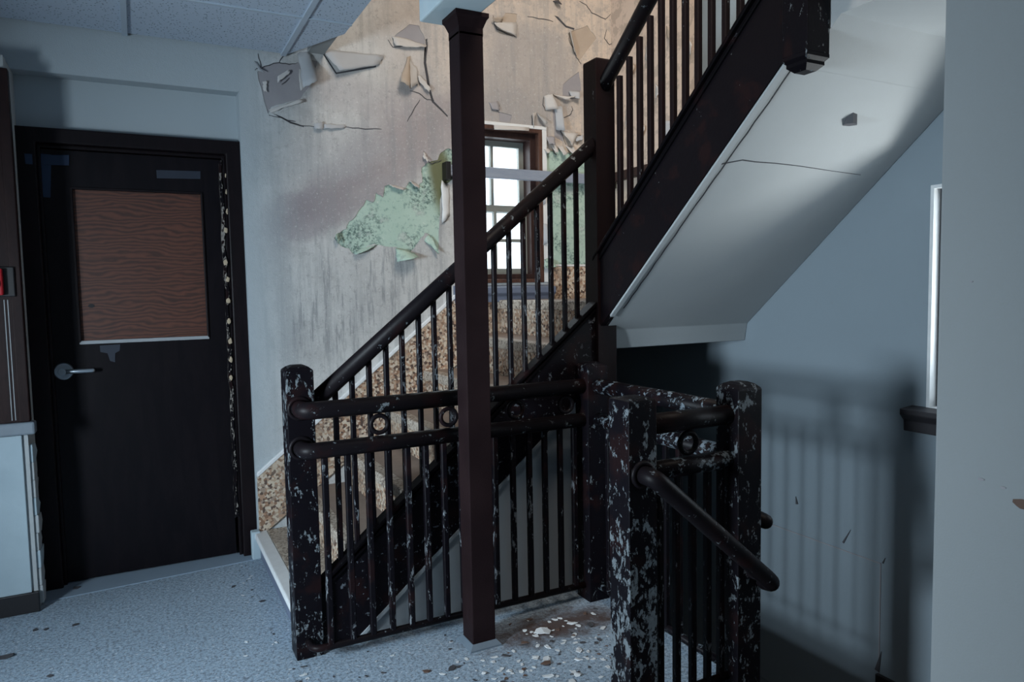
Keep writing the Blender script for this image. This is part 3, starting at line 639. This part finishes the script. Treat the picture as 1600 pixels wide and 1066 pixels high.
for dz, xx in ((0,.016), (-.03,.008)):
    prism('stringer_moulding', [(2.60,hi(2.60)+dz-.013),(2.60,hi(2.60)+dz+.006),(1.56,hi(1.56)+dz+.006),(1.56,hi(1.56)+dz-.013)], 0, XS-xx, XS+.046, M['moulding'], up, bv=.003)
prism('soffit_bead', [(2.50,lo(2.50)),(2.50,lo(2.50)-.012),(1.57,lo(1.57)-.012),(1.57,lo(1.57))], 0, XS+.004, XS+.03, M['soffit'], up, bv=.003)
V, Fc = [], []
cr = [(1.785,1.882),(1.81,1.876),(1.868,1.863),(1.93,1.865),(2.03,1.864),(2.152,1.866),(2.332,1.873),(2.50,1.878)]      # hairline crack across the soffit
for k, (x, y) in enumerate(cr):
    for e in (-1, 1): V.append((x, y+e*.0022*(1-k/9), lo(y+e*.0022*(1-k/9))-.0008))
Fc = [(2*k, 2*k+1, 2*k+3, 2*k+2) for k in range(len(cr)-1)]
jt = [(1.806+random.uniform(-.0025,.0025), 2.47-.03*k) for k in range(30)]                                  # opened joint beside the stringer
for k, (x, y) in enumerate(jt): V += [(x-.0016, y, lo(y)-.0008), (x+.0016+random.uniform(0,.0012), y, lo(y)-.0008)]
Fc += [(16+2*k, 17+2*k, 19+2*k, 18+2*k) for k in range(len(jt)-1)]
c_ = obj('soffit_crack', V, Fc, M['chip_b'], up); c_.modifiers.new('t', 'SOLIDIFY').thickness = .001
for i in range(5):
    y = 2.56 - i*RUN; z = ZL + (i+1)*RISE
    st = box('step', (XS+.045,y-.05,z-RISE-.01), (XB-.002,y-.012,z-.004), M['terrazzo'], up, 0)
    box('tread', (XS+.046,y-RUN-.02,z-.03), (XB-.003,y-.03,z), M['tread'], st, .002)
    box('nosing', (XS+.046,y-.05,z-.048), (XB-.003,y+.012,z+.001), M['terrazzo_nose'], st, .006)
prism('bare_spot', [(2.185,1.70),(2.20,1.685),(2.225,1.688),(2.24,1.70),(2.228,1.722),(2.20,1.726)], 2, lo(1.726)-.001, lo(1.685)+.03, M['dark'], up)

def newel(name, x0, x1, y0, y1, z0, z1, mat, parent, dome=.018, label=None):
    """square post with a low domed cap"""
    cx, cy_ = (x0+x1)/2, (y0+y1)/2; V, Fc = [], []
    prof = [(1,z0),(1,z1-.006),(.97,z1)]
    if dome: prof += [(.70,z1+dome*.6),(.40,z1+dome*.92),(.05,z1+dome)]
    for s, z in prof:
        for sx_, sy_ in ((-1,-1),(1,-1),(1,1),(-1,1)): V.append((cx+sx_*s*(x1-x0)/2, cy_+sy_*s*(y1-y0)/2, z))
    for k in range(len(prof)-1):
        for j in range(4): Fc.append((k*4+j, k*4+(j+1)%4, (k+1)*4+(j+1)%4, (k+1)*4+j))
    Fc += [(3,2,1,0), tuple((len(prof)-1)*4+j for j in range(4))]
    o = obj(name, V, Fc, mat, parent); bevel(o, .002)
    if label: o['label'] = label
    return o
def bar_mesh(name, h, t, mat):
    o = boxv((-t/2,-t/2,0), (t/2,t/2,h)); me = bpy.data.meshes.new(name); me.from_pydata(o, [], BF); me.materials.append(mat); me.update()
    bm = bmesh.new(); bm.from_mesh(me); bmesh.ops.recalc_face_normals(bm, faces=bm.faces); bmesh.ops.bevel(bm, geom=[e for e in bm.edges if abs(e.verts[0].co.z-e.verts[1].co.z) > h*.5], offset=.003, segments=1, affect='EDGES'); bm.to_mesh(me); bm.free(); return me
def put_bar(me, x, y, z, parent):
    o = bpy.data.objects.new('baluster', me); o.location = (x, y, z); link(o, parent); return o

# ------------------------------------------------------------------ stair railing of the lower flight
PW = .095; RR = .031
rail1 = thing('stair_railing', (1.1, 2.60, 0), 'sloping black pipe railing with thin bars on the lower stair flight', 'railing')
newel('newel_post', .435, .530, 2.55, 2.65, 0, 1.035, M['post_heavy'], rail1, .018)
newel('newel_post', 1.738, 1.834, 2.56, 2.656, .45, 2.262, M['post_light'], rail1, .012, 'tall newel shared with the upper flight')
hz1 = lambda x: .905 + .826*(x-.53)
tube('handrail', [(.50,2.605,hz1(.50)),(1.76,2.605,hz1(1.76))], RR, M['rail'], rail1)
bm1 = bar_mesh('baluster', .64, .019, M['baluster'])
for x in (.616,.679,.744,.811,.875,.943,1.006,1.072,1.138,1.204,1.269,1.338,1.404,1.470,1.534,1.600,1.662): put_bar(bm1, x, 2.605, zt(x)-.01, rail1)

rail2 = thing('stair_railing', (1.79, 2.1, ZL), 'sloping black railing with thin bars on the upper stair flight', 'railing')
h2 = lambda y: 2.14 + .80*(2.595-y)
tube('handrail', [(1.79,2.60,h2(2.60)),(1.79,1.55,h2(1.55))], RR, M['rail'], rail2)
bm2 = bar_mesh('baluster', .62, .022, M['post_light'])
for k in range(14):
    y = 2.456-.0665*k
    if y > 1.60: put_bar(bm2, 1.785, y, hi(y)-.01, rail2)
nd = newel('newel_post', 1.745, 1.838, 1.490, 1.584, 1.975, 3.0, M['post_mid'], rail2, .012, 'hanging newel at the head of the upper flight')
nv = [(1.0,1.975),(1.0,1.965),(.80,1.955),(.80,1.945),(.45,1.930)]; V, Fc = [], []
for s, z in nv:
    for a, b in ((-1,-1),(1,-1),(1,1),(-1,1)): V.append((1.7915+a*s*.0465, 1.537+b*s*.047, z))
for k in range(len(nv)-1):
    for j in range(4): Fc.append((k*4+j, k*4+(j+1)%4, (k+1)*4+(j+1)%4, (k+1)*4+j))
Fc += [(0,1,2,3), tuple(16+j for j in range(4))]
obj('newel_drop', V, Fc, M['post_mid'], rail2)

# ------------------------------------------------------------------ guard railing round the stair well
guard = thing('guard_railing', (1.4, 2.2, 0), 'level black two-pipe guard railing around the stair opening, paint flaking', 'railing')
P2 = (1.60,1.697,2.435,2.532); P4 = (1.605,1.702,1.612,1.709); P3 = (1.188,1.285,1.605,1.702)
newel('newel_post', *P2, 0, .985, M['post_mid'], guard, .016)
newel('newel_post', *P4, -.16, .985, M['post_heavy'], guard, .020)
newel('newel_post', *P3, 0, .985, M['post_heavy'], guard, .008)
YR = 2.478; XR = 1.652; YQ = 1.66
for z, r in ((.902,RR), (.762,.029)):
    tube('rail', [(.478,2.56,z),(.478,YR,z),(1.61,YR,z)], r, M['rail'], guard, bend=.05)
    torus('rail_flange', (.478,2.551,z), .036, .008, 1, M['rail'], guard)
    tube('rail', [(XR,2.44,z),(XR,1.70,z)], r, M['rail_blue'], guard)
    tube('rail', [(1.28,YQ,z),(1.61,YQ,z)], r, M['rail_blue' if z < .8 else 'rail'], guard)
tube('bottom_rail', [(.478,2.56,.062),(.478,YR,.062),(1.61,YR,.062)], .013, M['rail'], guard, bend=.05)
tube('bottom_rail', [(XR,2.44,.060),(XR,1.70,.060)], .014, M['rail_blue'], guard); tube('bottom_rail', [(1.28,YQ,.062),(1.61,YQ,.062)], .013, M['rail'], guard)
bm3 = bar_mesh('baluster', .70, .021, M['baluster'])
for x in (.541,.621,.694,.767,.841,.911,.982,1.052,1.124,1.194,1.272,1.346,1.417,1.489,1.556): put_bar(bm3, x, YR, .06, guard)
for k in range(10): put_bar(bm3, XR, 2.37-.0715*k, .06, guard)
for x in (1.338,1.402,1.464,1.524,1.578): put_bar(bm3, x, YQ, .06, guard)
for x in (.740,1.006,1.29,1.52): torus('rail_ring', (x,YR,.832), .031, .0085, 1, M['rail'], guard)
for y in (2.25,1.92): torus('rail_ring', (XR,y,.832), .031, .0085, 0, M['rail_blue'], guard)
torus('rail_ring', (1.448,YQ,.832), .031, .0085, 1, M['rail'], guard)

# handrails of the flight going down
hd = thing('handrail', (1.25, 1.57, 0), 'sloping pipe handrail running down from the nearest flaking post', 'handrail')
hs = lambda x: .772 - .86*(x-1.235)
tube('pipe', [(1.235,1.61,.775),(1.235,1.552,.775),(1.69,1.552,.775-.86*.455),(1.705,1.60,.775-.86*.47)], .0265, M['rail'], hd, bend=.045, cap_round=True)
torus('flange', (1.235,1.604,.775), .033, .008, 1, M['rail'], hd)
box('bracket', (1.640,1.56,.395), (1.66,1.62,.42), M['rail'], hd, .003)
he = thing('handrail', (1.72, 1.668, .56), 'short pipe handrail end sticking out behind the far corner post', 'handrail')
tube('pipe', [(1.69,1.668,.56),(1.735,1.668,.555),(1.748,1.64,.545)], .0245, M['rail'], he, bend=.03, cap_round=True)
torus('flange', (1.704,1.668,.56), .030, .007, 0, M['rail'], he)

# flight going down (below the frame) and its landing against the right wall
dn_ = thing('staircase', (1.6, 1.2, -.7), 'dark stair flight going down beside the near wall', 'staircase')
for i in range(3):
    box('step', (1.25+i*.235, .785, -.75), (1.25+(i+1)*.235 if i < 2 else XB-.002, 1.585, -.185*(i+1)), M['tread'], dn_, .004)
box('well_string', (1.255,1.585,-.75), (1.9,1.60,-.16), M['stringer'], dn_, 0)
box('skirting', (XB-.02,.79,-.555), (XB-.002,1.86,-.30), M['skirt'], dn_, .004)

# ------------------------------------------------------------------ steel column
colm = thing('steel_column', (1.06, 2.36, 0), 'square brown steel column standing in front of the stairs', 'column')
box('shaft', (1.012,2.312,.012), (1.103,2.403,2.19), M['column'], colm, .003)
V, Fc = [], []; pr = [(.0455,2.18),(.0455,2.205),(.056,2.232),(.062,2.240),(.062,2.254)]
for s, z in pr:
    for a, b in ((-1,-1),(1,-1),(1,1),(-1,1)): V.append((1.0575+a*s, 2.3575+b*s, z))
for k in range(len(pr)-1):
    for j in range(4): Fc.append((k*4+j, k*4+(j+1)%4, (k+1)*4+(j+1)%4, (k+1)*4+j))
Fc += [(0,1,2,3), tuple(16+j for j in range(4))]
obj('capital', V, Fc, M['column'], colm)
V, Fc = [], []; pr = [(.062,.0),(.062,.006),(.047,.022)]
for s, z in pr:
    for a, b in ((-1,-1),(1,-1),(1,1),(-1,1)): V.append((1.0575+a*s, 2.3575+b*s, z))
for k in range(len(pr)-1):
    for j in range(4): Fc.append((k*4+j, k*4+(j+1)%4, (k+1)*4+(j+1)%4, (k+1)*4+j))
Fc += [(0,1,2,3), tuple(8+j for j in range(4))]
obj('base_plate', V, Fc, M['base_plate'], colm)

# ------------------------------------------------------------------ debris on the floor
random.seed(11)
def chip_mesh(k, mat):
    n = random.randint(5, 8); V = []; ph = random.random()*6
    for zz in (0, .10):
        for i in range(n):
            a = ph + 2*math.pi*i/n; rr = (.55+.45*math.sin(a*2+k))*.5+.45
            V.append((rr*math.cos(a)*(.8+.2*random.random()), rr*.7*math.sin(a), zz + .22*math.sin(a+k)**2*(.4+.6*(k % 3)/2)))
    Fc = [tuple(range(n)), tuple(range(n, 2*n))] + [(i, (i+1)%n, n+(i+1)%n, n+i) for i in range(n)]
    me = bpy.data.meshes.new('paint_chip'); me.from_pydata(V, [], Fc); me.materials.append(mat); me.update()
    bm = bmesh.new(); bm.from_mesh(me); bmesh.ops.recalc_face_normals(bm, faces=bm.faces); bm.to_mesh(me); bm.free(); return me
meshes = {c: [chip_mesh(k, M['chip_'+c]) for k in range(6)] for c in 'abc'}
def on_floor(u, v):
    d = rt*((u-800)/FPX) + dn*((v-533)/FPX) + fw; t = -H/d.z; return (d.x*t, d.y*t)
def chip(x, y, s, c, label, group, name='paint_chip'):
    o = bpy.data.objects.new(name, random.choice(meshes[c])); o.location = (x, y, .0005); o.scale = (s, s, s*random.uniform(.5, 1)); o.rotation_euler = (0, 0, random.random()*6.28)
    COL.objects.link(o); tag(o, label, 'paint chip' if name == 'paint_chip' else 'rubble', group); return o
for u, v, s, lab in [(848,988,.050,'largest pale plaster flake on the floor right of the column foot'), (894,975,.026,'pale plaster lump between column and nearest post'),
        (905,1018,.024,'upright pale chip left of the nearest post'), (853,1030,.026,'folded pale chip in the middle of the debris'), (772,1028,.018,'pale chip in front of the column foot'),
        (820,986,.018,'rounded pale chip right of the column'), (856,1058,.026,'pale chip at the bottom edge of the picture'), (942,982,.022,'thin pale sliver by the nearest post')]:
    chip(*on_floor(u, v), s, 'a', lab, 'loose plaster chips')
chip(*on_floor(871,985), .016, 'c', 'small brown crumb right of the largest plaster flake', 'loose plaster chips', 'rubble_piece')
def free(x, y):
    if abs(x-1.0575) < .08 and abs(y-2.3575) < .08: return False
    if y > 2.52 and x > .40: return False
    if x > 1.55 and y > 2.40: return False
    return not (x > 1.15 and y < 1.74)
n = 0
while n < 175:
    x = random.gauss(1.32, .20); y = random.gauss(2.14, .19)
    if x > 1.62 or y > 2.44 or not free(x, y): continue
    c = random.choices('abc', (6, 2, 2))[0]; s = random.uniform(.005, .018)*(1.7 if random.random() < .15 else 1)
    lab = {'a': 'small pale paint chip on the floor right of the column', 'b': 'small black paint chip on the floor right of the column', 'c': 'small brown plaster crumb on the floor right of the column'}[c]
    chip(x, y, s, c, lab, {'a': 'pale chips right of the column', 'b': 'black chips right of the column', 'c': 'brown crumbs right of the column'}[c]); n += 1
n = 0
while n < 105:
    k = random.random()
    if k < .5: x = .45-abs(random.gauss(0, .06)); y = random.uniform(2.3, 3.62)
    else: x = random.uniform(-.35, 1.0); y = random.uniform(2.1, 2.5)
    if not free(x, y): continue
    c = random.choices('ab', (2, 3))[0]; s = random.uniform(.005, .013)
    chip(x, y, s, c, {'a': 'small pale paint chip on the floor left of the column', 'b': 'small black paint flake on the floor left of the column'}[c], {'a': 'pale chips left of the column', 'b': 'black flakes left of the column'}[c]); n += 1
for u, v, s, lab in [(10,1028,.034,'long black flake on the floor at the left edge of the picture'), (78,1057,.02,'black flake on the floor near the bottom left corner'), (118,977,.022,'thin black flake on the floor before the door'),
        (365,917,.018,'dark flake on the floor near the foot of the first step'), (72,984,.016,'small dark flake in front of the left pier'), (120,920,.03,'ragged black scrap at the left foot of the door frame'),
        (55,985,.02,'dark flake just in front of the black skirting'), (410,940,.02,'dark flake beside the first step riser')]:
    x, y = on_floor(u, v); chip(x, y, s, 'b', lab, 'dark flakes by the door')
